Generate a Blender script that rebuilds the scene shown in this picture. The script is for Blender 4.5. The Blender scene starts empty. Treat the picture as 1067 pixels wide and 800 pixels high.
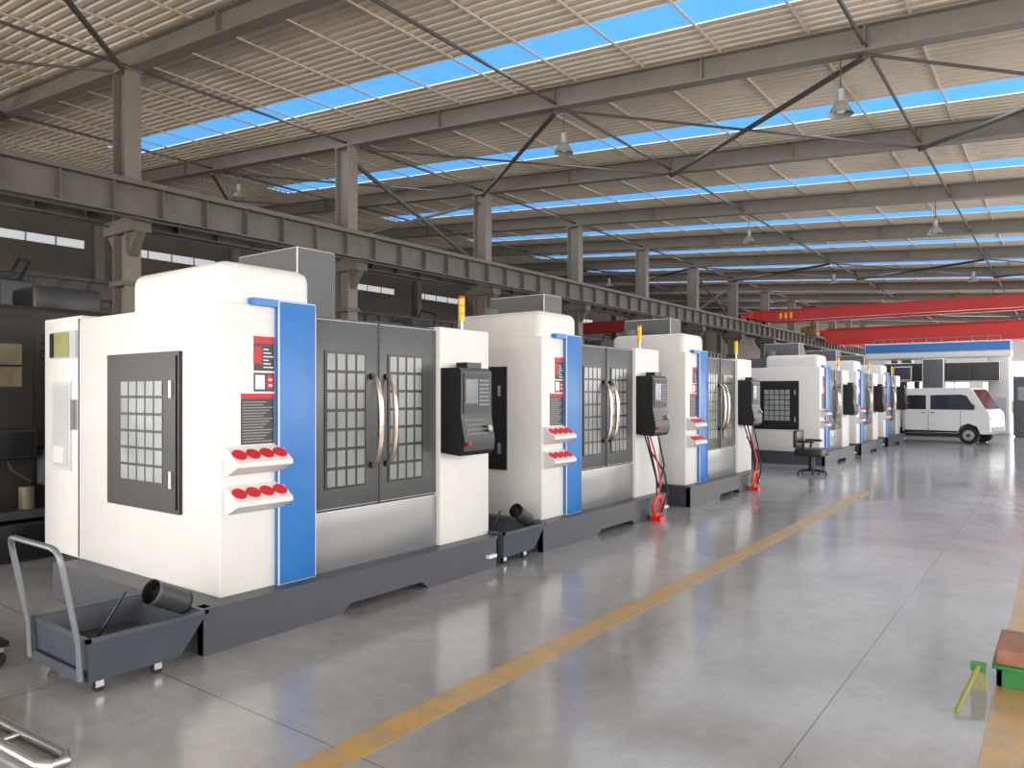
import bpy, bmesh, math, random
from mathutils import Vector, Matrix
random.seed(4)
S = bpy.context.scene
S.view_settings.view_transform = 'Standard'
S.view_settings.look = 'None'
S.view_settings.exposure = 0.0

# ------------------------------------------------------------ materials
def lin(c):
    r = []
    for v in c[:3]:
        v = v / 255.0
        r.append(v / 12.92 if v <= 0.04045 else ((v + 0.055) / 1.055) ** 2.4)
    return (r[0], r[1], r[2], 1.0)

def mat(name, col, rough=0.5, metal=0.0, var=0.06, scale=6.0, bump=0.0, emit=None, estr=0.0, coat=0.0, rvar=0.0):
    m = bpy.data.materials.new(name)
    m.use_nodes = True
    nt = m.node_tree
    b = nt.nodes['Principled BSDF']
    c = lin(col)
    b.inputs['Roughness'].default_value = rough
    b.inputs['Metallic'].default_value = metal
    if coat:
        b.inputs['Coat Weight'].default_value = coat
        b.inputs['Coat Roughness'].default_value = 0.08
    tc = nt.nodes.new('ShaderNodeTexCoord')
    n = nt.nodes.new('ShaderNodeTexNoise')
    n.inputs['Scale'].default_value = scale
    n.inputs['Detail'].default_value = 4
    nt.links.new(tc.outputs['Object'], n.inputs['Vector'])
    r = nt.nodes.new('ShaderNodeValToRGB')
    r.color_ramp.elements[0].position = 0.3
    r.color_ramp.elements[1].position = 0.7
    r.color_ramp.elements[0].color = (c[0]*(1-var), c[1]*(1-var), c[2]*(1-var), 1)
    r.color_ramp.elements[1].color = (min(1, c[0]*(1+var)), min(1, c[1]*(1+var)), min(1, c[2]*(1+var)), 1)
    nt.links.new(n.outputs['Fac'], r.inputs['Fac'])
    nt.links.new(r.outputs['Color'], b.inputs['Base Color'])
    if rvar:
        mr = nt.nodes.new('ShaderNodeMapRange')
        mr.inputs['To Min'].default_value = max(0.02, rough - rvar)
        mr.inputs['To Max'].default_value = rough + rvar
        nt.links.new(n.outputs['Fac'], mr.inputs['Value'])
        nt.links.new(mr.outputs['Result'], b.inputs['Roughness'])
    if bump:
        bp = nt.nodes.new('ShaderNodeBump')
        bp.inputs['Strength'].default_value = bump
        bp.inputs['Distance'].default_value = 0.01
        nt.links.new(n.outputs['Fac'], bp.inputs['Height'])
        nt.links.new(bp.outputs['Normal'], b.inputs['Normal'])
    if emit:
        b.inputs['Emission Color'].default_value = lin(emit)
        b.inputs['Emission Strength'].default_value = estr
    return m

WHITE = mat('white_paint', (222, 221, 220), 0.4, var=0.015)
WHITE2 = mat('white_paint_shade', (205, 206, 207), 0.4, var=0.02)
BLUE = mat('blue_paint', (46, 116, 190), 0.35, var=0.03)
DOOR = mat('door_grey_paint', (88, 89, 91), 0.35, metal=0.25, var=0.04)
PANEL = mat('lower_panel_grey', (138, 139, 141), 0.32, metal=0.35, var=0.05, scale=2)
BASE = mat('base_slate_paint', (62, 66, 75), 0.4, var=0.06)
BLACK = mat('black_paint', (24, 25, 27), 0.35, var=0.1)
GLASS = mat('window_dark_glass', (40, 43, 46), 0.12, var=0.1)
PANE = mat('window_pane', (128, 131, 130), 0.2, var=0.2, scale=3.0)  # light reflected in the glass is put into this grey
PANE2 = mat('side_window_pane', (150, 156, 158), 0.2, var=0.2, scale=3.0)  # painted reflection again, a lighter tone for the side window
RED = mat('red_plastic', (214, 24, 38), 0.35, var=0.04)
CHROME = mat('handle_metal', (192, 178, 168), 0.25, metal=0.85, var=0.03)
STEEL = mat('brushed_steel', (190, 192, 195), 0.3, metal=0.9, var=0.05)
LABELD = mat('label_dark', (58, 54, 58), 0.45, var=0.05)
LABELW = mat('label_white', (225, 225, 225), 0.5, var=0.02)
LABELR = mat('label_red', (190, 40, 50), 0.5, var=0.04)
YEL = mat('yellow_lamp', (235, 190, 40), 0.4, var=0.04)
OLIVE = mat('olive_sticker', (150, 148, 100), 0.45, var=0.1)
BEIGE = mat('lathe_window_beige', (112, 104, 84), 0.4, var=0.2)
GREY = mat('column_dark_grey', (88, 90, 94), 0.5, var=0.05)
DGREY = mat('charcoal_paint', (60, 61, 64), 0.5, var=0.06)
SCREEN = mat('control_screen', (86, 98, 110), 0.15, var=0.12)
KEY = mat('control_keys', (140, 142, 145), 0.5, var=0.05)
CART = mat('cart_slate', (64, 71, 82), 0.42, var=0.1, bump=0.2)
TUBEG = mat('handle_grey', (125, 130, 136), 0.35, metal=0.5, var=0.05)
RUBBER = mat('black_rubber', (30, 30, 32), 0.7, var=0.1)
CHIP = mat('coolant_dark', (48, 50, 54), 0.5, var=0.3, scale=30, bump=0.6)
STRUCT = mat('structural_steel_paint', (118, 111, 101), 0.55, var=0.08, scale=3)
STRUCT2 = mat('runway_steel_paint', (98, 92, 85), 0.6, var=0.14, scale=3)
BRACE = mat('brace_steel', (74, 70, 65), 0.6, var=0.1)
ROOF = mat('roof_sheet', (212, 199, 181), 0.42, metal=0.0, var=0.10, scale=0.6)
SKY = mat('skylight_panel', (70, 150, 220), 0.4, var=0.08, scale=2, emit=(96, 170, 238), estr=1.0)
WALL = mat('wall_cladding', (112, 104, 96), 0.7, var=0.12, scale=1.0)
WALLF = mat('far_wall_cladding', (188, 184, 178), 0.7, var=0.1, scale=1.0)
WGLASS = mat('daylight_glass', (220, 230, 240), 0.3, emit=(225, 235, 245), estr=2.5)
WGLASSL = mat('dim_daylight_glass', (200, 205, 210), 0.3, emit=(225, 228, 230), estr=0.6)
CRANE = mat('crane_red', (190, 52, 46), 0.5, var=0.08)
GREEN = mat('green_paint', (40, 120, 62), 0.5, var=0.1)
WOOD = mat('wood_red_brown', (142, 98, 80), 0.65, var=0.2, scale=12)
BRONZE = mat('bronze_dark_panel', (54, 51, 49), 0.4, metal=0.3, var=0.12)
TYRE = mat('tyre_rubber', (28, 28, 30), 0.8)
TGLASS = mat('truck_glass', (40, 48, 55), 0.08)
TRUCKW = mat('truck_white', (222, 222, 222), 0.3, var=0.01)
LAMPM = mat('lamp_shade', (150, 148, 142), 0.4, metal=0.4)
PALE = mat('pale_grey_paint', (190, 192, 194), 0.4, var=0.04)
HOSE = mat('hose_red', (215, 52, 40), 0.45)
GREENST = mat('stick_green', (140, 140, 66), 0.5)

# floor
def floor_mat():
    m = bpy.data.materials.new('polished_concrete')
    m.use_nodes = True
    nt = m.node_tree; N = nt.nodes; L = nt.links
    b = N['Principled BSDF']
    tc = N.new('ShaderNodeTexCoord')
    sep = N.new('ShaderNodeSeparateXYZ'); L.new(tc.outputs['Object'], sep.inputs[0])
    def joint(out, off, P):
        a = N.new('ShaderNodeMath'); a.operation = 'ADD'; a.inputs[1].default_value = -off + 40*P
        L.new(out, a.inputs[0])
        p = N.new('ShaderNodeMath'); p.operation = 'PINGPONG'; p.inputs[1].default_value = P/2
        L.new(a.outputs[0], p.inputs[0])
        c = N.new('ShaderNodeMath'); c.operation = 'LESS_THAN'; c.inputs[1].default_value = 0.004
        L.new(p.outputs[0], c.inputs[0])
        return c.outputs[0]
    j1 = joint(sep.outputs[0], -1.0, 3.6)
    j2 = joint(sep.outputs[1], 2.3, 5.0)
    mx = N.new('ShaderNodeMath'); mx.operation = 'MAXIMUM'
    L.new(j1, mx.inputs[0]); L.new(j2, mx.inputs[1])
    n1 = N.new('ShaderNodeTexNoise'); n1.inputs['Scale'].default_value = 0.5; n1.inputs['Detail'].default_value = 9
    n1.inputs['Roughness'].default_value = 0.66; n1.inputs['Distortion'].default_value = 0.6
    n2 = N.new('ShaderNodeTexNoise'); n2.inputs['Scale'].default_value = 9; n2.inputs['Detail'].default_value = 8
    n2.inputs['Roughness'].default_value = 0.7
    L.new(tc.outputs['Object'], n1.inputs['Vector']); L.new(tc.outputs['Object'], n2.inputs['Vector'])
    r = N.new('ShaderNodeValToRGB')
    r.color_ramp.elements[0].position = 0.3; r.color_ramp.elements[0].color = lin((130, 130, 132))
    r.color_ramp.elements[1].position = 0.7; r.color_ramp.elements[1].color = lin((168, 168, 170))
    L.new(n1.outputs['Fac'], r.inputs['Fac'])
    m2 = N.new('ShaderNodeMixRGB'); m2.blend_type = 'OVERLAY'; m2.inputs[0].default_value = 0.25
    L.new(r.outputs['Color'], m2.inputs[1]); L.new(n2.outputs['Fac'], m2.inputs[2])
    m3 = N.new('ShaderNodeMixRGB'); m3.inputs[2].default_value = lin((104, 105, 107))
    L.new(mx.outputs[0], m3.inputs[0]); L.new(m2.outputs['Color'], m3.inputs[1])
    L.new(m3.outputs['Color'], b.inputs['Base Color'])
    mr = N.new('ShaderNodeMapRange'); mr.inputs['To Min'].default_value = 0.05; mr.inputs['To Max'].default_value = 0.26
    L.new(n1.outputs['Fac'], mr.inputs['Value']); L.new(mr.outputs['Result'], b.inputs['Roughness'])
    bp = N.new('ShaderNodeBump'); bp.inputs['Strength'].default_value = 0.04; bp.inputs['Distance'].default_value = 0.01
    L.new(n2.outputs['Fac'], bp.inputs['Height']); L.new(bp.outputs['Normal'], b.inputs['Normal'])
    b.inputs['IOR'].default_value = 1.85
    return m
FLOOR = floor_mat()

def line_mat():
    m = bpy.data.materials.new('worn_yellow_paint')
    m.use_nodes = True
    nt = m.node_tree; N = nt.nodes; L = nt.links
    b = N['Principled BSDF']; b.inputs['Roughness'].default_value = 0.3
    tc = N.new('ShaderNodeTexCoord')
    n = N.new('ShaderNodeTexNoise'); n.inputs['Scale'].default_value = 5; n.inputs['Detail'].default_value = 10; n.inputs['Roughness'].default_value = 0.75
    L.new(tc.outputs['Object'], n.inputs['Vector'])
    r = N.new('ShaderNodeValToRGB')
    e = r.color_ramp.elements
    e[0].position = 0.38; e[0].color = lin((154, 140, 114))
    e[1].position = 0.56; e[1].color = lin((188, 150, 92))
    L.new(n.outputs['Fac'], r.inputs['Fac']); L.new(r.outputs['Color'], b.inputs['Base Color'])
    return m
LINE = line_mat()

# ------------------------------------------------------------ builder
class B:
    def __init__(self):
        self.bm = bmesh.new(); self.mats = []
    def mi(self, m):
        if m not in self.mats: self.mats.append(m)
        return self.mats.index(m)
    def faces(self, vs, fs, m):
        i = self.mi(m)
        bv = [self.bm.verts.new(v) for v in vs]
        out = []
        for f in fs:
            try:
                fc = self.bm.faces.new([bv[k] for k in f]); fc.material_index = i; out.append(fc)
            except ValueError: pass
        return out
    def box(self, x0, x1, y0, y1, z0, z1, m, M=None):
        vs = [Vector(p) for p in ((x0,y0,z0),(x1,y0,z0),(x1,y1,z0),(x0,y1,z0),(x0,y0,z1),(x1,y0,z1),(x1,y1,z1),(x0,y1,z1))]
        if M: vs = [M @ v for v in vs]
        return self.faces(vs, [(3,2,1,0),(4,5,6,7),(0,1,5,4),(1,2,6,5),(2,3,7,6),(3,0,4,7)], m)
    def rbox(self, x0, x1, y0, y1, z0, z1, m, r=0.04, seg=3):
        fs = self.box(x0, x1, y0, y1, z0, z1, m)
        es = list({e for f in fs for e in f.edges})
        bmesh.ops.bevel(self.bm, geom=es, offset=r, segments=seg, affect='EDGES', profile=0.5)
    def prism(self, pts, axis, a0, a1, m):
        n = len(pts)
        def P(p, a):
            if axis == 'X': return (a, p[0], p[1])
            if axis == 'Y': return (p[0], a, p[1])
            return (p[0], p[1], a)
        vs = [P(p, a0) for p in pts] + [P(p, a1) for p in pts]
        fs = [tuple(range(n)), tuple(range(2*n-1, n-1, -1))]
        for k in range(n):
            fs.append((k, k+n, (k+1) % n + n, (k+1) % n))
        out = self.faces(vs, fs, m)
        bmesh.ops.recalc_face_normals(self.bm, faces=out)
        return out
    def cyl(self, p0, p1, r0, m, r1=None, seg=16, caps=True):
        if r1 is None: r1 = r0
        p0 = Vector(p0); p1 = Vector(p1); d = (p1-p0).normalized()
        u = d.orthogonal().normalized(); w = d.cross(u)
        vs = []
        for p, r in ((p0, r0), (p1, r1)):
            for k in range(seg):
                a = 2*math.pi*k/seg
                vs.append(p + u*math.cos(a)*r + w*math.sin(a)*r)
        fs = [(k, (k+1) % seg, (k+1) % seg+seg, k+seg) for k in range(seg)]
        if caps: fs += [tuple(range(seg-1, -1, -1)), tuple(range(seg, 2*seg))]
        self.faces(vs, fs, m)
    def tube(self, pts, r, m, seg=8):
        pts = [Vector(p) for p in pts]; n = len(pts)
        vs = []; u = None
        for i, p in enumerate(pts):
            d = (pts[min(i+1, n-1)] - pts[max(i-1, 0)]).normalized()
            if u is None: u = d.orthogonal().normalized()
            else:
                u = (u - d*u.dot(d)).normalized()
            w = d.cross(u)
            for k in range(seg):
                a = 2*math.pi*k/seg
                vs.append(p + u*math.cos(a)*r + w*math.sin(a)*r)
        fs = []
        for i in range(n-1):
            for k in range(seg):
                fs.append((i*seg+k, i*seg+(k+1) % seg, (i+1)*seg+(k+1) % seg, (i+1)*seg+k))
        fs += [tuple(range(seg-1, -1, -1)), tuple(range((n-1)*seg, n*seg))]
        self.faces(vs, fs, m)
    def lathe(self, prof, c, m, seg=24):
        vs = []; n = len(prof)
        for r, z in prof:
            for k in range(seg):
                a = 2*math.pi*k/seg
                vs.append((c[0]+r*math.cos(a), c[1]+r*math.sin(a), c[2]+z))
        fs = []
        for i in range(n-1):
            for k in range(seg):
                fs.append((i*seg+k, i*seg+(k+1) % seg, (i+1)*seg+(k+1) % seg, (i+1)*seg+k))
        self.faces(vs, fs, m)
    def mesh(self, name, origin=(0, 0, 0)):
        bmesh.ops.translate(self.bm, verts=self.bm.verts, vec=-Vector(origin))
        me = bpy.data.meshes.new(name)
        self.bm.to_mesh(me); self.bm.free()
        for mt in self.mats: me.materials.append(mt)
        for p in me.polygons: p.use_smooth = True
        me.set_sharp_from_angle(angle=math.radians(35))
        return me
    def obj(self, name, origin=(0, 0, 0), bevel=0.0):
        me = self.mesh(name, origin)
        o = bpy.data.objects.new(name, me)
        S.collection.objects.link(o)
        o.location = origin
        if bevel:
            md = o.modifiers.new('bevel', 'BEVEL'); md.width = bevel; md.segments = 2
            md.limit_method = 'ANGLE'; md.angle_limit = math.radians(40)
        return o

def inst(o, name, loc, rz=0):
    c = o.copy(); c.name = name
    S.collection.objects.link(c); c.location = loc; c.rotation_euler = (0, 0, rz)
    return c

# ------------------------------------------------------------ room
XL, XR, YB, YF = -33.0, 8.0, -10.0, 82.0
def rz(x): return 8.45 - 0.075*(x+15.9)      # rafter underside
RZ = 0.50                                    # sheet above rafter underside
b = B(); b.box(XL-0.3, XR+0.3, YB-0.3, YF+0.3, -0.3, 0, FLOOR); b.obj('floor')
RAFT = [7.8+6*k for k in range(-2, 13)]

# corrugated roof with skylight strips
SKYC = [y+4.2 for y in RAFT if y > 5]; SW = 0.46
SKX0 = -24.8
b = B()
def ribs(y0, y1, x0=XL, x1=XR):
    n = max(1, round((y1-y0)/0.22)); p = (y1-y0)/n
    pr = []
    for k in range(n):
        a = y0+k*p
        pr += [(a, 0), (a+p*0.5, 0), (a+p*0.6, 0.045), (a+p*0.9, 0.045)]
    pr.append((y1, 0))
    vs = []; fs = []
    for y, h in pr:
        for x in (x0, x1): vs.append((x, y, rz(x)+RZ+h))
    for i in range(len(pr)-1): fs.append((2*i, 2*i+1, 2*i+3, 2*i+2))
    b.faces(vs, fs, ROOF)
prev = YB
for c in SKYC:
    if c+SW < YF:
        ribs(prev, c-SW); ribs(c-SW, c+SW, XL, SKX0); prev = c+SW
ribs(prev, YF)
b.obj('ceiling')
b = B()
for c in SKYC:
    if c+SW < YF:
        vs = [(SKX0, c-SW, rz(SKX0)+RZ+0.02), (XR, c-SW, rz(XR)+RZ+0.02), (XR, c+SW, rz(XR)+RZ+0.02), (SKX0, c+SW, rz(SKX0)+RZ+0.02)]
        b.faces(vs, [(0, 1, 2, 3)], SKY)
b.obj('window_skylight_strips')

# rafters
b = B()
def ibeam_x(y, x0, x1, fw, dep, m, zf):
    def slab(ya, yb, za, zb):
        vs = []
        for x in (x0, x1):
            z = zf(x)
            vs += [(x, ya, z+za), (x, yb, z+za), (x, yb, z+zb), (x, ya, z+zb)]
        b.faces(vs, [(0,3,2,1),(4,5,6,7),(0,1,5,4),(1,2,6,5),(2,3,7,6),(3,0,4,7)], m)
    slab(y-fw/2, y+fw/2, 0, 0.025); slab(y-fw/2, y+fw/2, dep-0.025, dep); slab(y-0.012, y+0.012, 0.02, dep-0.02)
for y in RAFT:
    ibeam_x(y, XL+0.05, XR-0.05, 0.28, 0.46, STRUCT, rz)
    for x in (-30, -24, -12.4, -9, -5.6, -2.7, 1, 4.5):
        b.box(x-0.012, x+0.012, y-0.13, y+0.13, rz(x)+0.02, rz(x)+0.44, STRUCT)
b.obj('roof_rafters')
# purlins: shallow, same tone as the sheet
b = B()
x = XL+0.6
while x < XR:
    z = rz(x)+0.463
    b.box(x-0.02, x+0.02, YB+0.05, YF-0.05, z, z+0.03, ROOF)
    x += 1.6
b.obj('roof_purlins')

# bracing
b = B()
def bar(p0, p1, r=0.045, m=BRACE): b.cyl(p0, p1, r, m, seg=8)
SX = [-30, -22.5, -15.9, -9.0, -2.7, 3.5]
for x in SX:
    z = rz(x)+0.12
    b.cyl((x, YB+0.1, z), (x, YF-0.1, z), 0.035, BRACE, seg=8)
for y in (1.8, 13.8, 37.8, 61.8):
    for i in range(len(SX)-1):
        xa, xb = SX[i], SX[i+1]
        bar((xa, y, rz(xa)-0.02), (xb, y+6, rz(xb)-0.02), 0.03)
        bar((xb, y, rz(xb)-0.06), (xa, y+6, rz(xa)-0.06), 0.055)
for y in (13.8, 37.8):
    bar((-15.9, y+0.2, 8.1), (-15.9, y+5.8, 6.0), 0.06)
    bar((-15.9, y+5.8, 8.1), (-15.9, y+0.2, 6.0), 0.05)
b.obj('roof_bracing')

# columns
def column(name, x, y, h):
    c = B()
    c.box(x-0.26, x-0.235, y-0.17, y+0.17, 0, h, STRUCT)
    c.box(x+0.235, x+0.26, y-0.17, y+0.17, 0, h, STRUCT)
    c.box(x-0.25, x+0.25, y-0.012, y+0.012, 0, h, STRUCT)
    c.box(x-0.4, x+0.4, y-0.3, y+0.3, 0, 0.04, STRUCT)
    # crane leg and bracket
    c.box(x-0.62, x+0.62, y-0.2, y+0.2, 5.0, 5.28, STRUCT2)
    c.prism([(x+0.25, 4.5), (x+0.62, 5.0), (x+0.25, 5.0)], 'Y', y-0.1, y+0.1, STRUCT2)
    c.prism([(x-0.25, 4.5), (x-0.62, 5.0), (x-0.25, 5.0)], 'Y', y-0.1, y+0.1, STRUCT2)
    c.box(x-0.3, x+0.3, y-0.22, y+0.22, 3.9, 4.0, STRUCT2)
    c.box(x-0.3, x+0.3, y-0.2, y+0.2, h-0.05, h, STRUCT)
    return c.obj(name, (x, y, 0))
for y in RAFT[1:]:
    column('steel_column', -15.9, y, rz(-15.9)-0.0)
for y in RAFT[1:]:
    column('steel_column', -30.5, y, rz(-30.5))
for y in RAFT[1:]:
    column('steel_column', 7.2, y, rz(7.2)-0.02)

# crane runway beams
def runway(name, x):
    c = B()
    y0, y1 = YB+0.2, YF-0.2
    c.box(x-0.17, x+0.17, y0, y1, 5.28, 5.31, STRUCT2)
    c.box(x-0.2, x+0.2, y0, y1, 5.9, 5.93, STRUCT2)
    c.box(x-0.012, x+0.012, y0, y1, 5.3, 5.91, STRUCT2)
    c.box(x-0.04, x+0.04, y0, y1, 5.93, 6.05, STRUCT2)
    y = y0
    while y < y1:
        c.box(x-0.15, x+0.15, y-0.01, y+0.01, 5.31, 5.9, STRUCT2); y += 1.0
    c.tube([(x+0.2, y0, 5.2), (x+0.2, y1, 5.2)], 0.025, BRACE, 6)
    return c.obj(name)
runway('crane_runway_beam', -15.3)
runway('crane_runway_beam', -16.5)
runway('crane_runway_beam', -29.9)
runway('crane_runway_beam', 6.6)

# walls
def wall_y(name, x, t, zt, wins, m, y0=YB, y1=YF):
    c = B()
    za, zb = wins[0][2], wins[0][3]
    c.box(x-t, x+t, y0, y1, 0, za, m)
    c.box(x-t, x+t, y0, y1, zb, zt, m)
    p = y0
    for w in wins:
        c.box(x-t, x+t, p, w[0], za, zb, m); p = w[1]
    c.box(x-t, x+t, p, y1, za, zb, m)
    return c.obj(name)
lw = [(-8+6*k, -3.6+6*k, 7.7, 8.05) for k in range(15)]
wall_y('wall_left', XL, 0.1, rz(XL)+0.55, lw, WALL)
b = B()
for w in lw:
    b.box(XL-0.02, XL+0.02, w[0], w[1], w[2], w[3], WGLASSL)
    for k in range(1, 4):
        yy = w[0]+(w[1]-w[0])*k/4; b.box(XL-0.04, XL+0.05, yy-0.03, yy+0.03, w[2], w[3], PALE)
b.obj('window_left')
rw = [(-9+6*k, -4+6*k, 1.2, 5.4) for k in range(15)]
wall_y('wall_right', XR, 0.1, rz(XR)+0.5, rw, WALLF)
b = B()
for w in rw:
    for k in range(0, 5):
        yy = w[0]+(w[1]-w[0])*k/4; b.box(XR-0.05, XR+0.05, yy-0.03, yy+0.03, w[2], w[3], PALE)
    b.box(XR-0.05, XR+0.05, w[0], w[1], 3.2, 3.26, PALE)
b.obj('window_right')

def slanted_wall(name, y, holes, m):
    c = B(); t = 0.1
    xs = sorted({XL, XR} | {h[0] for h in holes} | {h[1] for h in holes})
    for i in range(len(xs)-1):
        xa, xb = xs[i], xs[i+1]; mid = (xa+xb)/2
        hs = sorted([h for h in holes if h[0] <= mid <= h[1]], key=lambda h: h[2])
        z = 0
        for h in hs:
            if h[2] > z: c.box(xa, xb, y-t, y+t, z, h[2], m)
            z = h[3]
        c.prism([(xa, z), (xb, z), (xb, rz(xb)+0.53), (xa, rz(xa)+0.53)], 'Y', y-t, y+t, m)
    return c.obj(name)
fh = []
for k in range(6):
    fh.append((-30+6*k, -25.0+6*k, 1.0, 4.6))
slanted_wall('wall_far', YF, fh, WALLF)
b = B()
for h in fh:
    b.box(h[0], h[1], YF-0.02, YF+0.02, h[2], h[3], WGLASS)
    for k in range(5):
        xx = h[0]+(h[1]-h[0])*k/4; b.box(xx-0.05, xx+0.05, YF-0.08, YF+0.03, h[2], h[3], PALE)
    b.box(h[0], h[1], YF-0.08, YF+0.03, 2.7, 2.8, PALE)
b.obj('window_far')
slanted_wall('wall_back', YB, [(-28, -18, 0, 5.2), (-12, -4, 0, 5.2), (-2, 5, 0, 5.2)], WALLF)  # leftmost opening is added, to let fill light into the left hall

# yellow lines
b = B(); b.box(-2.74, -2.55, -6, 13.6, 0.0005, 0.003, LINE); b.obj('floor_marking_line')
b = B(); b.box(-0.30, -0.11, -6, 9.5, 0.0005, 0.003, LINE); b.obj('floor_marking_line')

# ------------------------------------------------------------ machining centre
def grid_window_front(c, y0, y1, z0, z1, x, cols, rows, frame, m=PANE, gap=0.024):
    c.box(x, x+0.012, y0-frame, y1+frame, z0-frame, z1+frame, BLACK)
    w = (y1-y0)/cols; h = (z1-z0)/rows
    for i in range(cols):
        for j in range(rows):
            c.box(x+0.01, x+0.016, y0+i*w+gap/2, y0+(i+1)*w-gap/2, z0+j*h+gap/2, z0+(j+1)*h-gap/2, m)

def machine_mesh():
    c = B()
    FX = -4.5
    c.rbox(-6.56, FX, 2.82, 3.62, 0.28, 2.27, WHITE, 0.018, 2)
    c.rbox(-7.24, -6.54, 2.83, 5.5, 0.28, 2.30, WHITE, 0.012, 2)
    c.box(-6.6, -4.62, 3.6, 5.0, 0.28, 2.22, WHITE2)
    c.rbox(-6.6, FX+0.02, 4.97, 5.68, 0.28, 2.25, WHITE, 0.018, 2)
    # raised hood
    c.rbox(-5.76, -4.53, 2.85, 3.6, 2.0, 2.56, WHITE, 0.09, 5)
    # spindle column behind
    c.rbox(-6.17, -5.3, 4.05, 4.47, 2.1, 2.92, GREY, 0.008, 1)
    c.box(-6.5, -5.35, 3.8, 4.05, 2.1, 2.55, GREY)
    c.cyl((-5.9, 3.72, 2.2), (-5.9, 3.72, 2.72), 0.12, GREY)
    c.box(-6.556, -6.544, 2.815, 2.83, 0.3, 2.27, LABELD)
    # side window
    c.box(-6.01, -4.965, 2.795, 2.83, 0.80, 1.95, BLACK)
    c.box(-5.98, -4.995, 2.785, 2.80, 0.83, 1.92, BLACK)
    w = (5.77-5.156)/5; h = 0.75/6
    for i in range(5):
        for j in range(6):
            c.box(-5.77+i*w+0.01, -5.77+(i+1)*w-0.01, 2.779, 2.79, 1.0+j*h+0.01, 1.0+(j+1)*h-0.01, PANE2)
    c.box(-5.06, -5.03, 2.77, 2.79, 1.62, 1.74, STEEL)
    c.box(-5.06, -5.03, 2.77, 2.79, 0.98, 1.10, STEEL)
    # left section details
    c.box(-7.10, -6.60, 2.815, 2.832, 1.95, 2.18, PALE)
    c.box(-7.0, -6.72, 2.81, 2.82, 1.96, 2.17, OLIVE)
    c.box(-7.09, -7.01, 2.81, 2.82, 1.96, 2.17, GLASS)
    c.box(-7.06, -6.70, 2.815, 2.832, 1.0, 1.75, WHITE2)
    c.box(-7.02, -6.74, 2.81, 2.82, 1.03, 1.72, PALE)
    c.box(-6.99, -6.80, 2.80, 2.815, 1.06, 1.2, WHITE)
    c.box(-6.64, -6.60, 2.79, 2.83, 1.35, 1.6, STEEL)
    # blue column and cap
    c.rbox(FX-0.1, -4.455, 3.247, 3.575, 0.29, 2.31, BLUE, 0.008, 2)
    c.box(-4.72, -4.46, 3.05, 3.575, 2.262, 2.312, BLUE)
    # doors
    c.box(-4.62, -4.545, 3.575, 4.97, 0.74, 2.235, LABELD)
    c.rbox(-4.6, -4.52, 3.58, 4.262, 0.76, 2.22, DOOR, 0.005, 2)
    c.rbox(-4.6, -4.52, 4.272, 4.965, 0.76, 2.22, DOOR, 0.005, 2)
    grid_window_front(c, 3.71, 4.11, 0.92, 1.97, -4.522, 4, 7, 0.008)
    grid_window_front(c, 4.37, 4.77, 0.92, 1.97, -4.522, 4, 7, 0.008)
    c.rbox(-4.6, -4.515, 3.58, 4.965, 0.285, 0.745, PANEL, 0.005, 2)
    # handles
    for y in (4.185, 4.345):
        pts = []
        for k in range(13):
            a = math.pi*k/12
            pts.append((-4.52+0.12*math.sin(a)**0.7, y, 1.43-0.36*math.cos(a)))
        c.tube(pts, 0.021, CHROME, 10)
        c.cyl((-4.52, y, 1.07), (-4.49, y, 1.07), 0.026, BLACK)
        c.cyl((-4.52, y, 1.79), (-4.49, y, 1.79), 0.026, BLACK)
    c.box(-4.53, -4.512, 4.262, 4.272, 0.76, 2.22, BLACK)
    # labels
    y0, y1 = 3.075, 3.24
    x = FX+0.004
    c.box(FX, x, y0, y1, 1.81, 2.05, LABELD)
    c.box(FX, x+0.002, y0, y1, 2.0, 2.05, LABELR)
    c.box(FX, x+0.002, y0, y0+0.06, 1.86, 1.98, LABELR)
    for k in range(6):
        c.box(FX, x+0.003, y0+0.075, y1-0.01-0.02*(k % 3), 1.83+k*0.025, 1.838+k*0.025, LABELW)
    c.box(FX, x, y0, y1, 1.665, 1.795, LABELD)
    c.box(FX, x+0.002, y0+0.01, y0+0.085, 1.68, 1.78, LABELW)
    c.box(FX, x+0.002, y0+0.1, y1-0.01, 1.68, 1.78, LABELR)
    c.box(FX, x+0.003, y0+0.115, y1-0.02, 1.70, 1.715, LABELW)
    c.box(FX, x+0.003, y0+0.115, y1-0.02, 1.74, 1.755, LABELW)
    c.box(FX, x, y0-0.1, y1, 1.30, 1.65, LABELD)
    c.box(FX, x+0.002, y0-0.1, y1, 1.615, 1.65, LABELR)
    for k in range(15):
        c.box(FX, x+0.002, y0-0.09, y1-0.015-0.025*((k*7) % 4), 1.315+k*0.0195, 1.322+k*0.0195, KEY)
    # tool shelves with red pockets
    for zt in (1.26, 1.0):
        ya, yb = 2.85, 3.29
        c.prism([(FX, zt+0.03), (FX+0.01, zt+0.03), (FX+0.15, zt-0.07), (FX+0.15, zt-0.10), (FX+0.03, zt-0.16), (FX, zt-0.16)], 'Y', ya, yb, WHITE)
        nrm = Vector((0.10, 0, 0.14)).normalized()
        for k in range(4):
            cy = ya+0.06+k*0.107
            cc = Vector((FX+0.082, cy, zt-0.021))
            c.cyl(cc-nrm*0.006, cc+nrm*0.006, 0.051, RED, seg=20)
            c.cyl(cc+nrm*0.004, cc+nrm*0.008, 0.034, LABELR, seg=20)
    # control pendant
    ya, yb = 4.98, 5.41
    c.prism([(-4.48, 1.12), (-4.48, 1.88), (-4.27, 1.88), (-4.24, 1.85), (-4.24, 1.44), (-4.20, 1.24), (-4.21, 1.14), (-4.25, 1.10)], 'Y', ya, yb, BLACK)
    c.box(-4.242, -4.232, ya+0.03, yb-0.03, 1.47, 1.83, DGREY)
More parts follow.
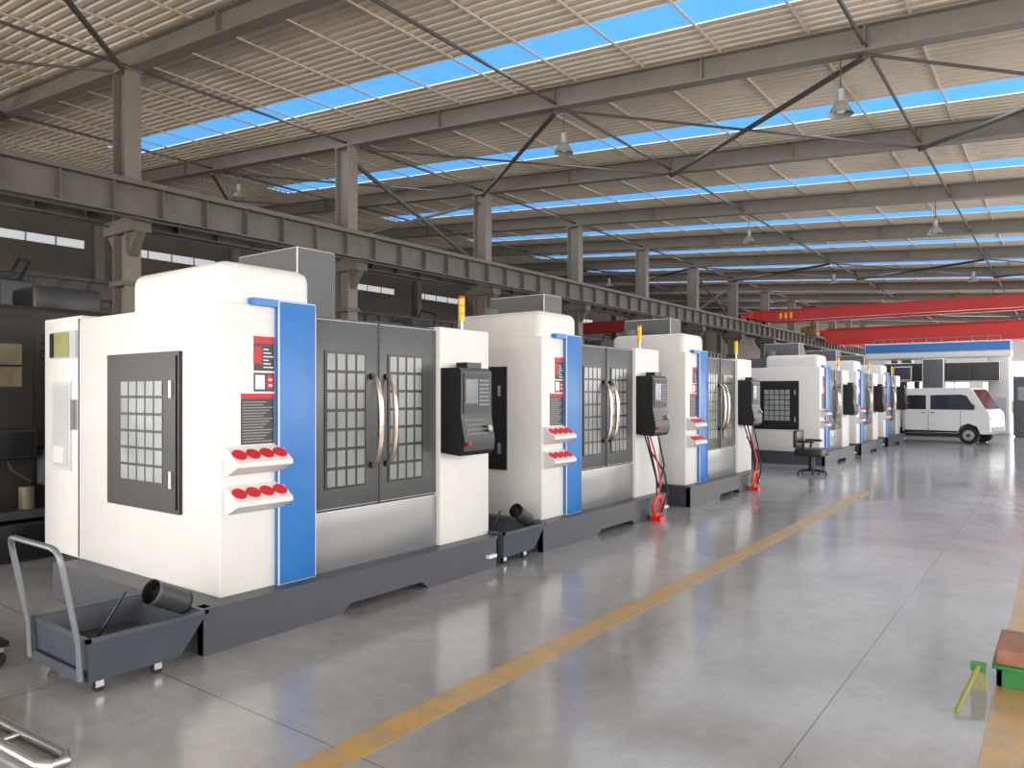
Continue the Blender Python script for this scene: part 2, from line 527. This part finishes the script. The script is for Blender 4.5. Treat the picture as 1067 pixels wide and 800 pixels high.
    c.box(-4.235, -4.228, ya+0.05, ya+0.22, 1.56, 1.78, SCREEN)
    for i in range(5):
        for j in range(7):
            c.box(-4.235, -4.228, ya+0.245+i*0.028, ya+0.264+i*0.028, 1.54+j*0.036, 1.562+j*0.036, KEY)
    for i in range(10):
        for j in range(4):
            t = j/4.0
            xx = -4.24+0.04*t; zz = 1.42-0.16*t
            c.box(xx-0.005, xx+0.012, ya+0.04+i*0.028, ya+0.055+i*0.028, zz-0.015, zz, KEY)
    c.cyl((-4.21, yb-0.09, 1.33), (-4.18, yb-0.09, 1.34), 0.03, STEEL)
    c.cyl((-4.20, ya+0.04, 1.2), (-4.17, ya+0.04, 1.21), 0.014, RED)
    c.box(-4.4, -4.27, 5.1, 5.3, 1.88, 1.93, BLACK)
    # signal tower
    c.cyl((-4.72, 5.55, 2.24), (-4.72, 5.55, 2.36), 0.014, STEEL)
    for k, mm in enumerate((YEL, YEL, YEL)):
        c.cyl((-4.72, 5.55, 2.36+k*0.075), (-4.72, 5.55, 2.43+k*0.075), 0.032, mm)
    c.cyl((-4.72, 5.55, 2.585), (-4.72, 5.55, 2.6), 0.034, RED)
    # base tray with arched skirt
    prof = [(2.6, 0.0), (3.72, 0.0), (3.80, 0.065), (4.58, 0.065), (4.66, 0.0), (5.6, 0.0), (5.6, 0.27), (2.6, 0.30)]
    c.prism(prof, 'X', -4.40, -4.33, BASE)
    c.box(-4.42, -4.31, 2.58, 5.6, 0.275, 0.30, BASE)
    c.box(-6.5, -4.34, 2.6, 2.66, 0.0, 0.3, BASE)
    c.box(-6.5, -4.34, 5.54, 5.6, 0.0, 0.28, BASE)
    c.box(-6.5, -4.36, 2.64, 5.56, 0.1, 0.29, BASE)
    c.box(-7.1, -6.5, 3.0, 5.4, 0.0, 0.29, BASE)
    for (xx, yy) in ((-4.7, 2.9), (-4.7, 5.3), (-6.4, 2.9), (-6.4, 5.3), (-4.7, 4.1)):
        c.cyl((xx, yy, 0), (xx, yy, 0.12), 0.06, STEEL)
    c.box(-4.34, -4.29, 5.44, 5.56, 0.11, 0.14, WHITE)
    return c
P = 3.8
org = (-5.8, 4.1, 0)
m1 = machine_mesh().obj('cnc_machining_center', org, bevel=0.0)
for k in (1, 2, 4, 5, 6):
    inst(m1, 'cnc_machining_center', (org[0], org[1]+P*k, 0))

# ------------------------------------------------------------ chip carts
def chip_cart(handle=True):
    c = B()
    def tray(x0, x1, y0, y1, z, ix, iy0, iy1, zb, m, inner=False):
        vs = [(x0+ix, y0+iy0, zb), (x1-ix, y0+iy0, zb), (x1-ix, y1-iy1, zb), (x0+ix, y1-iy1, zb), (x0, y0, z), (x1, y0, z), (x1, y1, z), (x0, y1, z)]
        fs = [(0,1,5,4),(1,2,6,5),(2,3,7,6),(3,0,4,7),(3,2,1,0)]
        if inner: fs = [tuple(reversed(f)) for f in fs]
        c.faces(vs, fs, m)
    tray(-4.95, -4.22, 1.86, 2.56, 0.31, 0.03, 0.02, 0.16, 0.075, CART)
    tray(-4.93, -4.24, 1.88, 2.54, 0.31, 0.03, 0.02, 0.16, 0.095, CART, True)
    for (xa, xb, ya, yb) in ((-4.955, -4.93, 1.855, 2.565), (-4.24, -4.215, 1.855, 2.565), (-4.955, -4.215, 1.855, 1.88), (-4.955, -4.215, 2.54, 2.565)):
        c.box(xa, xb, ya, yb, 0.30, 0.32, CART)
    c.box(-4.9, -4.27, 1.91, 2.42, 0.15, 0.17, CHIP)
    if handle:
        c.tube([(-4.26, 1.84, 0.1), (-4.26, 1.83, 0.3), (-4.24, 1.74, 0.74), (-4.245, 1.73, 0.79), (-4.27, 1.722, 0.82), (-4.32, 1.72, 0.83), (-4.80, 1.72, 0.83), (-4.85, 1.722, 0.82), (-4.875, 1.73, 0.79), (-4.88, 1.74, 0.74), (-4.9, 1.83, 0.3), (-4.9, 1.84, 0.1)], 0.016, TUBEG, 10)
        c.box(-4.9, -4.26, 1.845, 1.86, 0.08, 0.14, CART)
    for (x, y) in ((-4.3, 1.95), (-4.86, 1.95), (-4.3, 2.28), (-4.86, 2.28)):
        c.cyl((x-0.014, y, 0.032), (x+0.014, y, 0.032), 0.032, RUBBER)
        c.box(x-0.024, x-0.017, y-0.022, y+0.022, 0.03, 0.08, STEEL)
        c.box(x+0.017, x+0.024, y-0.022, y+0.022, 0.03, 0.08, STEEL)
    c.cyl((-4.60, 2.06, 0.17), (-4.54, 2.22, 0.46), 0.008, BLACK)
    # discharge pipe resting on the tray rim
    p0 = Vector((-4.40, 2.30, 0.46)); p1 = Vector((-4.43, 2.53, 0.34)); d = (p1-p0).normalized()
    c.cyl(p0, p1, 0.072, DGREY, seg=24, caps=False)
    c.cyl(p0+d*0.06, p1, 0.063, BLACK, seg=24)
    c.cyl(p1, p0, 0.063, BLACK, seg=24, caps=False)
    c.cyl(p0-d*0.004, p0+d*0.02, 0.078, GREY, seg=24, caps=False)
    c.cyl(p1-d*0.02, p1, 0.072, DGREY, seg=24)
    return c
oc = (-4.6, 2.2, 0)
cart = chip_cart().obj('chip_collection_cart', oc)
c2 = chip_cart(False).obj('chip_collection_cart', oc)
c2.location = (-4.66, 2.2+P, 0)

# hose coils
def hose():
    c = B()
    pts = []
    for k in range(97):
        a = 2*math.pi*k/24
        r = 0.12+0.012*math.sin(k*0.7)
        pts.append((-4.22+0.015*math.sin(k*0.26), 8.88+r*math.cos(a), 0.2+r*math.sin(a)))
    c.tube(pts, 0.018, HOSE, 8)
    c.tube([(-4.22, 8.9, 0.3), (-4.20, 8.93, 0.5), (-4.28, 9.0, 0.75), (-4.4, 9.02, 1.1)], 0.012, HOSE, 8)
    c.tube([(-4.22, 8.86, 0.3), (-4.20, 8.8, 0.55), (-4.3, 8.86, 0.8), (-4.42, 8.9, 1.12)], 0.011, RUBBER, 8)
    c.tube([(-4.2, 8.95, 0.1), (-4.18, 9.1, 0.35), (-4.25, 9.15, 0.6), (-4.44, 9.1, 0.9)], 0.012, RUBBER, 8)
    c.tube([(-4.3, 8.75, 1.1), (-4.22, 8.78, 0.7), (-4.24, 8.95, 0.42), (-4.24, 9.12, 0.7), (-4.34, 9.14, 1.1)], 0.012, RUBBER, 8)
    c.box(-4.3, -4.15, 8.82, 8.95, 0.0, 0.06, RED)
    return c
hz = hose().obj('air_hose_coil', (-4.22, 8.88, 0))
inst(hz, 'air_hose_coil', (-4.22, 12.68, 0))

# swivel chair near the gap
c = B()
cx, cy = -4.1, 15.8
for k in range(5):
    a = 2*math.pi*k/5
    e = (cx+0.28*math.cos(a), cy+0.28*math.sin(a))
    c.cyl((cx, cy, 0.1), (e[0], e[1], 0.07), 0.03, BLACK, 0.02)
    c.cyl((e[0]-0.012, e[1], 0.03), (e[0]+0.012, e[1], 0.03), 0.03, RUBBER)
c.cyl((cx, cy, 0.08), (cx, cy, 0.44), 0.06, BLACK)
c.rbox(cx-0.27, cx+0.27, cy-0.3, cy+0.3, 0.38, 0.54, BLACK, 0.04)
c.rbox(cx-0.3, cx-0.22, cy-0.28, cy+0.28, 0.54, 0.90, BLACK, 0.035)
for s in (-1, 1):
    c.tube([(cx-0.1, cy+s*0.24, 0.46), (cx-0.1, cy+s*0.29, 0.55), (cx-0.08, cy+s*0.29, 0.66)], 0.025, BLACK)
    c.rbox(cx-0.2, cx+0.12, cy+s*0.29-0.035, cy+s*0.29+0.035, 0.66, 0.71, BLACK, 0.01)
c.obj('swivel_chair', (cx, cy, 0))

# ------------------------------------------------------------ dark machine at the left
def dark_machine():
    c = B()
    c.rbox(-11.2, -8.5, 1.2, 4.15, 0.15, 2.55, BRONZE, 0.06)
    c.box(-11.1, -8.56, 1.3, 4.1, 0, 0.16, BLACK)
    c.box(-8.52, -8.47, 1.35, 2.55, 0.5, 2.35, DGREY)
    c.box(-8.52, -8.47, 2.6, 3.2, 0.5, 2.4, BRONZE)
    c.box(-8.475, -8.46, 2.78, 3.1, 1.72, 2.15, BEIGE)
    c.box(-8.475, -8.455, 2.78, 3.1, 1.92, 1.94, BLACK)
    for k in range(14):
        c.box(-8.505, -8.485, 3.3, 3.95, 1.2+k*0.08, 1.225+k*0.08, BLACK)
    c.rbox(-8.6, -8.3, 3.25, 3.65, 0.7, 1.1, GREY, 0.02)
    c.rbox(-8.5, -8.28, 2.72, 3.18, 1.0, 1.3, BLACK, 0.03)
    c.cyl((-8.35, 3.1, 0.5), (-8.35, 3.1, 0.72), 0.07, BEIGE)
    c.tube([(-8.45, 2.9, 1.2), (-8.3, 2.95, 0.9), (-8.25, 3.1, 0.78), (-8.46, 3.2, 0.7)], 0.02, RUBBER)
    c.box(-8.5, -8.2, 2.7, 3.3, 0.42, 0.5, DGREY)
    c.rbox(-8.45, -8.15, 2.2, 2.6, 0.0, 0.7, DGREY, 0.03)
    c.rbox(-8.48, -8.2, 2.75, 3.4, 0.0, 0.38, BLACK, 0.03)
    c.rbox(-10.4, -9.4, 2.2, 3.2, 2.4, 2.85, GREY, 0.03)
    c.rbox(-9.3, -8.7, 3.3, 4.0, 2.5, 2.8, BLACK, 0.04)
    c.tube([(-8.45, 3.7, 2.4), (-8.3, 3.75, 2.2), (-8.35, 3.8, 1.6), (-8.46, 3.75, 1.1)], 0.02, RUBBER)
    return c
dm = dark_machine().obj('sheet_metal_lathe', (-9.8, 2.7, 0))
for (x, y) in ((-9.8, 7.5), (-9.8, 12.6), (-9.8, 17.7), (-9.8, 23.0), (-23.5, 9), (-23.5, 15), (-23.5, 21), (-23.5, 28)):
    inst(dm, 'sheet_metal_lathe', (x, y, 0))
# tall mills in the neighbouring bay
def tall_mill(x, y):
    c = B()
    c.rbox(x-0.6, x+0.6, y-0.5, y+0.5, 0, 4.4, DGREY, 0.04)
    c.rbox(x+0.5, x+1.5, y-0.35, y+0.35, 2.6, 4.1, GREY, 0.05)
    c.cyl((x+1.1, y, 2.1), (x+1.1, y, 2.6), 0.16, STEEL)
    c.rbox(x-0.3, x+2.2, y-0.9, y+0.9, 0, 0.9, DGREY, 0.04)
    c.box(x+0.5, x+1.9, y-1.3, y+1.3, 0.9, 1.1, STEEL)
    c.tube([(x, y+0.4, 4.4), (x, y+0.6, 4.8), (x+0.8, y+0.5, 4.6), (x+1.0, y+0.2, 4.1)], 0.04, RUBBER)
    return c.obj('vertical_milling_machine', (x, y, 0))
for (x, y) in ((-19.5, 6.5), (-19.5, 12.5), (-19.5, 20.0), (-19.5, 27.5), (-19.5, 34.0)):
    tall_mill(x, y)

# low dolly at left edge
c = B()
c.box(-5.75, -5.1, 1.35, 1.8, 0.13, 0.16, BLACK)
c.rbox(-5.65, -5.2, 1.42, 1.72, 0.16, 0.30, BLACK, 0.02)
c.cyl((-5.45, 1.55, 0.3), (-5.45, 1.55, 0.4), 0.07, GREY)
for x in (-5.68, -5.16):
    for y in (1.4, 1.75):
        c.cyl((x-0.02, y, 0.05), (x+0.02, y, 0.05), 0.05, RUBBER)
        c.box(x-0.03, x+0.03, y-0.03, y+0.03, 0.095, 0.13, STEEL)
c.obj('equipment_dolly', (-5.4, 1.55, 0))

# steel pipe handle on floor
c = B()
c.tube([(-4.7, 1.42, 0.025), (-3.62, 1.50, 0.025), (-3.55, 1.47, 0.025), (-3.54, 1.42, 0.025), (-3.60, 1.385, 0.025), (-4.7, 1.31, 0.025)], 0.024, STEEL, 12)
c.cyl((-4.0, 1.48, 0.025), (-4.0, 1.355, 0.025), 0.014, STEEL)
c.obj('steel_pipe_handle', (-4.1, 1.42, 0))

# crate at right edge
c = B()
x0, x1, y0, y1 = -0.30, 0.55, 5.0, 5.45
c.box(x0, x1, y0, y0+0.03, 0.0, 0.10, GREEN); c.box(x0, x1, y1-0.03, y1, 0.0, 0.10, GREEN)
c.box(x0, x0+0.03, y0, y1, 0.0, 0.10, GREEN); c.box(x1-0.03, x1, y0, y1, 0.0, 0.10, GREEN)
c.box(x0-0.02, x1+0.02, y0-0.02, y1+0.02, 0.10, 0.125, GREEN)
for k in range(5):
    c.box(x0+k*0.17, x0+k*0.17+0.155, y0, y1, 0.125, 0.21, WOOD)
c.obj('timber_topped_crate', (0.1, 5.2, 0), bevel=0.004)
c = B()
c.cyl((-0.44, 4.42, 0.015), (-0.37, 4.84, 0.15), 0.012, GREENST, seg=10)
c.box(-0.41, -0.34, 4.82, 4.87, 0.12, 0.16, GREEN)
for k in range(6):
    c.cyl((-0.40+k*0.012, 4.86, 0.12), (-0.41+k*0.014, 4.88, 0.0), 0.006, OLIVE, seg=6)
c.obj('hand_brush', (-0.4, 4.6, 0))

# ------------------------------------------------------------ pickup truck (facing +X)
def truck():
    c = B()
    W = 0.76
    cab = [(-0.75, 0.36), (-0.75, 1.76), (-0.70, 1.83), (1.22, 1.85), (1.36, 1.81), (1.76, 1.14), (1.86, 1.04), (1.89, 0.84), (1.90, 0.42), (1.80, 0.34),
           (1.62, 0.34), (1.52, 0.58), (1.28, 0.68), (1.04, 0.58), (0.94, 0.34)]
    c.prism(cab, 'Y', -W, W, TRUCKW)
    c.box(-2.1, -0.8, -W, W, 0.58, 0.64, TRUCKW)
    c.box(-2.1, -0.8, -W, -W+0.03, 0.5, 0.98, TRUCKW); c.box(-2.1, -0.8, W-0.03, W, 0.5, 0.98, TRUCKW)
    c.box(-2.1, -2.07, -W, W, 0.5, 0.98, TRUCKW); c.box(-0.83, -0.8, -W, W, 0.5, 1.4, TRUCKW)
    c.box(-2.05, 1.8, -0.35, 0.35, 0.3, 0.56, BLACK)
    for s in (-1, 1):
        y = s*W
        ya, yb = (y-0.012, y+0.004) if s < 0 else (y-0.004, y+0.012)
        c.prism([(-0.60, 1.12), (-0.60, 1.60), (0.0, 1.60), (0.0, 1.12)], 'Y', ya, yb, TGLASS)
        c.prism([(0.14, 1.12), (0.14, 1.60), (1.06, 1.62), (1.22, 1.58), (1.48, 1.16), (1.40, 1.12)], 'Y', ya, yb, TGLASS)
        for xs in (-0.70, 0.06, 1.04):
            c.box(xs, xs+0.012, ya+0.002 if s < 0 else ya, yb, 0.42, 1.10, LABELD)
        c.box(-0.13, -0.03, ya-0.01, yb+0.01, 1.0, 1.03, BLACK); c.box(0.14, 0.26, ya-0.01, yb+0.01, 1.0, 1.03, BLACK)
        c.box(-0.7, 0.95, ya, yb, 0.36, 0.42, BLACK)
        c.box(-1.8, -0.9, ya, yb, 0.62, 0.66, KEY)
        c.box(1.42, 1.47, y+s*0.02-0.02, y+s*0.16+0.02, 1.15, 1.3, BLACK)
        for wx in (1.28, -1.5):
            c.cyl((wx, y-s*0.2, 0.29), (wx, y+s*0.005, 0.29), 0.29, TYRE, seg=28)
            c.cyl((wx, y, 0.29), (wx, y+s*0.015, 0.29), 0.17, STEEL, seg=20)
            c.cyl((wx, y, 0.29), (wx, y+s*0.022, 0.29), 0.06, LABELD, seg=12)
        c.box(1.84, 1.905, s*0.58-0.13, s*0.58+0.13, 0.78, 0.93, PALE)
    c.faces([(1.385, -0.68, 1.785), (1.385, 0.68, 1.785), (1.77, 0.72, 1.15), (1.77, -0.72, 1.15)], [(3, 2, 1, 0)], TGLASS)
    c.box(1.87, 1.915, -0.6, 0.6, 0.42, 0.56, KEY)
    return c
tk = truck().obj('pickup_truck', (0, 0, 0), bevel=0.008)
tk.location = (-3.55, 29.3, 0)
tk.rotation_euler = (0, 0, math.radians(-12))

# ------------------------------------------------------------ gantry mill
c = B()
gx0, gx1, gy = -7.0, -1.7, 36.0
H = 3.15
for x in (gx0, gx1-0.75):
    c.rbox(x, x+0.75, gy, gy+1.4, 0.0, H+0.1, WHITE, 0.05)
    c.box(x+0.12, x+0.63, gy-0.03, gy+0.01, 0.5, 1.5, PALE)
c.box(gx0+0.07, gx0+0.14, gy-0.05, gy-0.02, 2.0, 3.0, YEL)
c.rbox(gx0-0.05, gx1+0.05, gy-0.1, gy+1.5, H, H+0.25, WHITE, 0.04)
c.rbox(gx0-0.05, gx1+0.05, gy-0.12, gy+1.5, H+0.24, H+0.66, BLUE, 0.03)
# dark cross slide with covers, ram and head
c.rbox(gx0+0.3, gx1-0.3, gy-0.5, gy, 2.15, 2.95, DGREY, 0.03)
for k in range(10):
    c.box(gx0+0.8+k*0.36, gx0+1.0+k*0.36, gy-0.53, gy-0.48, 2.2, 2.85, BLACK)
c.rbox(gx0+2.3, gx0+3.1, gy-0.95, gy-0.45, 1.5, 3.1, GREY, 0.04)
c.rbox(gx0+1.2, gx0+1.9, gy-0.8, gy-0.45, 2.2, 2.8, LABELD, 0.04)
c.cyl((gx0+2.7, gy-0.7, 1.2), (gx0+2.7, gy-0.7, 1.6), 0.15, STEEL)
c.rbox(gx0+1.0, gx1-1.0, gy-3, gy+4, 0.1, 0.75, DGREY, 0.03)
c.box(gx0+1.15, gx1-1.15, gy-2.6, gy+3.6, 0.75, 0.85, STEEL)
c.tube([(gx0+0.3, gy-0.05, H+0.6), (gx0+0.3, gy-0.05, H+0.85), (gx1-0.3, gy-0.05, H+0.85), (gx1-0.3, gy-0.05, H+0.6)], 0.02, TUBEG)
for k in range(8):
    c.cyl((gx0+0.7+k*0.55, gy-0.05, H+0.6), (gx0+0.7+k*0.55, gy-0.05, H+0.85), 0.015, TUBEG, seg=8)
c.obj('gantry_milling_machine', (-4.4, 36.5, 0))

# electrical cabinets near it
c = B()
c.rbox(-1.5, -0.6, 34.0, 34.9, 0.05, 2.3, GREY, 0.02)
c.box(-1.45, -0.65, 33.98, 34.01, 0.2, 2.2, BASE)
c.box(-1.35, -1.05, 33.96, 34.0, 1.4, 1.9, SCREEN)
c.box(-1.45, -0.65, 34.05, 34.85, 0, 0.06, BLACK)
c.obj('electrical_cabinet', (-1.1, 34.4, 0))

# far clutter machines
def far_cabinet(x, y, w, d, h, m):
    c = B()
    c.rbox(x-w/2, x+w/2, y-d/2, y+d/2, 0.1, h, m, 0.03)
    c.box(x-w/2+0.1, x+w/2-0.1, y-d/2-0.02, y-d/2+0.02, h*0.35, h*0.8, GLASS)
    c.box(x+w/2-0.02, x+w/2+0.02, y-d/2+0.2, y+d/2-0.2, h*0.35, h*0.85, DOOR)
    c.box(x-w/2+0.05, x+w/2-0.05, y-d/2+0.05, y+d/2-0.05, 0, 0.12, BASE)
    c.box(x-w/4, x+w/4, y-d/4, y+d/4, h-0.05, h+0.4, GREY)
    return c.obj('machine_tool_enclosure', (x, y, 0))
for (x, y, m, hh) in ((-11, 32, PALE, 2.2), (-11, 38, WHITE, 2.6), (-11.5, 45, PALE, 2.8), (-8.5, 50, DGREY, 3.4), (-12, 56, WHITE, 3.0), (0.6, 60, WHITE, 2.4), (-9.5, 62, DGREY, 3.8), (0.2, 43, DGREY, 3.0)):
    far_cabinet(x, y, 2.4, 2.8, hh, m)

# ------------------------------------------------------------ overhead cranes
def crane(name, y, x0, x1, gz0, gz1, inset, hoist=None):
    c = B()
    zc = 6.08
    a, e = x0+inset, x1-inset
    for dy in (0, 1.6):
        c.prism([(a, gz0+0.25), (a+0.9, gz0), (e-0.9, gz0), (e, gz0+0.25), (e, gz1-0.05), (a, gz1-0.05)], 'Y', y+dy-0.22, y+dy+0.22, CRANE)
        c.box(a, e, y+dy-0.28, y+dy+0.28, gz1-0.05, gz1, CRANE)
        c.box(x0, x1, y+dy-0.2, y+dy+0.2, zc+0.25, zc+0.5, CRANE)
    for x in (x0, x1-0.4):
        c.box(x, x+0.4, y-1.0, y+2.6, zc+0.12, zc+0.5, CRANE)
        for yy in (y-0.7, y+2.3):
            c.cyl((x+0.12, yy, zc+0.15), (x+0.28, yy, zc+0.15), 0.18, BLACK)
    if hoist is not None:
        c.cyl((hoist, y+0.8, gz0-0.6), (hoist, y+0.8, gz1), 0.03, BLACK)
        c.box(hoist-0.4, hoist+0.4, y+0.1, y+1.5, gz1, gz1+0.12, DGREY)
        c.rbox(hoist-0.35, hoist+0.35, y+0.5, y+1.1, gz0-0.95, gz0-0.35, GREEN, 0.12)
        c.rbox(hoist-0.6, hoist-0.2, y+0.5, y+1.0, gz0-0.75, gz0-0.4, GREEN, 0.1)
        c.tube([(hoist, y+0.8, gz0-0.95), (hoist+0.12, y+0.8, gz0-1.1), (hoist, y+0.8, gz0-1.25), (hoist-0.12, y+0.8, gz0-1.15)], 0.04, STEEL)
        for k in range(3):
            c.box(hoist-1.6+k*0.3, hoist-1.45+k*0.3, y-0.24, y-0.2, gz0+0.1, gz0+0.45, YEL)
    return c.obj(name, ((x0+x1)/2, y, 0))
crane('overhead_bridge_crane', 45.5, -15.5, 6.8, 6.02, 6.66, 0.05, hoist=-12.0)
crane('overhead_bridge_crane', 61, -15.5, 6.8, 5.35, 6.66, 0.75)
crane('overhead_bridge_crane', 46, -30.1, -16.3, 6.05, 6.7, 0.05)

# ------------------------------------------------------------ high bay lamps
c = B()
c.cyl((0, 0, 0.42), (0, 0, 1.0), 0.012, BRACE, seg=8)
c.cyl((0, 0, 0.2), (0, 0, 0.42), 0.065, LAMPM)
c.lathe([(0.06, 0.22), (0.1, 0.18), (0.16, 0.1), (0.205, 0.0), (0.215, -0.01), (0.2, 0.0), (0.15, 0.1), (0.05, 0.2)], (0, 0, 0), LAMPM)
c.lathe([(0.0, 0.02), (0.06, 0.03), (0.1, 0.07), (0.1, 0.1)], (0, 0, 0), LABELW)
lp = c.obj('high_bay_pendant_lamp', (0, 0, 0))
first = True
for y in (13.8, 25.8, 37.8, 49.8):
    for x in (-3.1, -8.8, -21.0):
        zz = rz(x)+0.02-1.0
        if first: lp.location = (x, y, zz); first = False
        else: inst(lp, 'high_bay_pendant_lamp', (x, y, zz))

# ------------------------------------------------------------ lights
w = bpy.data.worlds.new('World'); S.world = w; w.use_nodes = True
bg = w.node_tree.nodes['Background']
bg.inputs[0].default_value = (0.92, 0.95, 1.0, 1); bg.inputs[1].default_value = 1.5

def area(name, loc, rot, sx, sy, power, col=(1, 1, 1)):
    l = bpy.data.lights.new(name, 'AREA'); l.shape = 'RECTANGLE'; l.size = sx; l.size_y = sy
    l.energy = power; l.color = col
    o = bpy.data.objects.new(name, l); S.collection.objects.link(o)
    o.location = loc; o.rotation_euler = rot
    return o
R = math.radians
WARM = (1.0, 0.95, 0.885)
# daylight entering through right-hand windows (placed outside the openings)
for k, y in enumerate((0, 18, 36, 54, 70)):
    area('daylight_right_window', (XR+0.6, y, 3.2), (0, R(106), 0), 4.4, 17, 1750 if k < 2 else 2200, WARM)
# daylight entering by the open doors behind the photographer (leftmost one added)
area('back_opening_light', (-23, YB-0.6, 2.7), (R(112), 0, 0), 10, 5, 1500, (1.0, 0.92, 0.83))  # added fill light: brightens the left roof through an invented opening
area('back_opening_light', (-8, YB-0.6, 2.7), (R(108), 0, 0), 8, 5, 1300, WARM)
area('back_opening_light', (1.5, YB-0.6, 2.7), (R(108), 0, 0), 7, 5, 900, WARM)
# far windows
area('daylight_far_window', (-12, YF-0.4, 3.0), (R(-95), 0, 0), 30, 3.4, 3600, (1.0, 0.98, 0.95))
# skylights
for y in SKYC[0:12]:
    area('skylight_daylight', (-8, y, rz(-8)+RZ-0.08), (0, math.atan(0.075), 0), 28, 0.85, 340, (0.97, 0.975, 1.0))

# ------------------------------------------------------------ camera
cam = bpy.data.cameras.new('camera'); co = bpy.data.objects.new('camera', cam)
S.collection.objects.link(co)
cam.sensor_width = 36; cam.lens = 775/1067*36
cam.shift_y = 10/1067
co.location = (0, 0, 1.65)
co.rotation_euler = (R(90), 0, R(36.5))
cam.clip_end = 300
S.camera = co
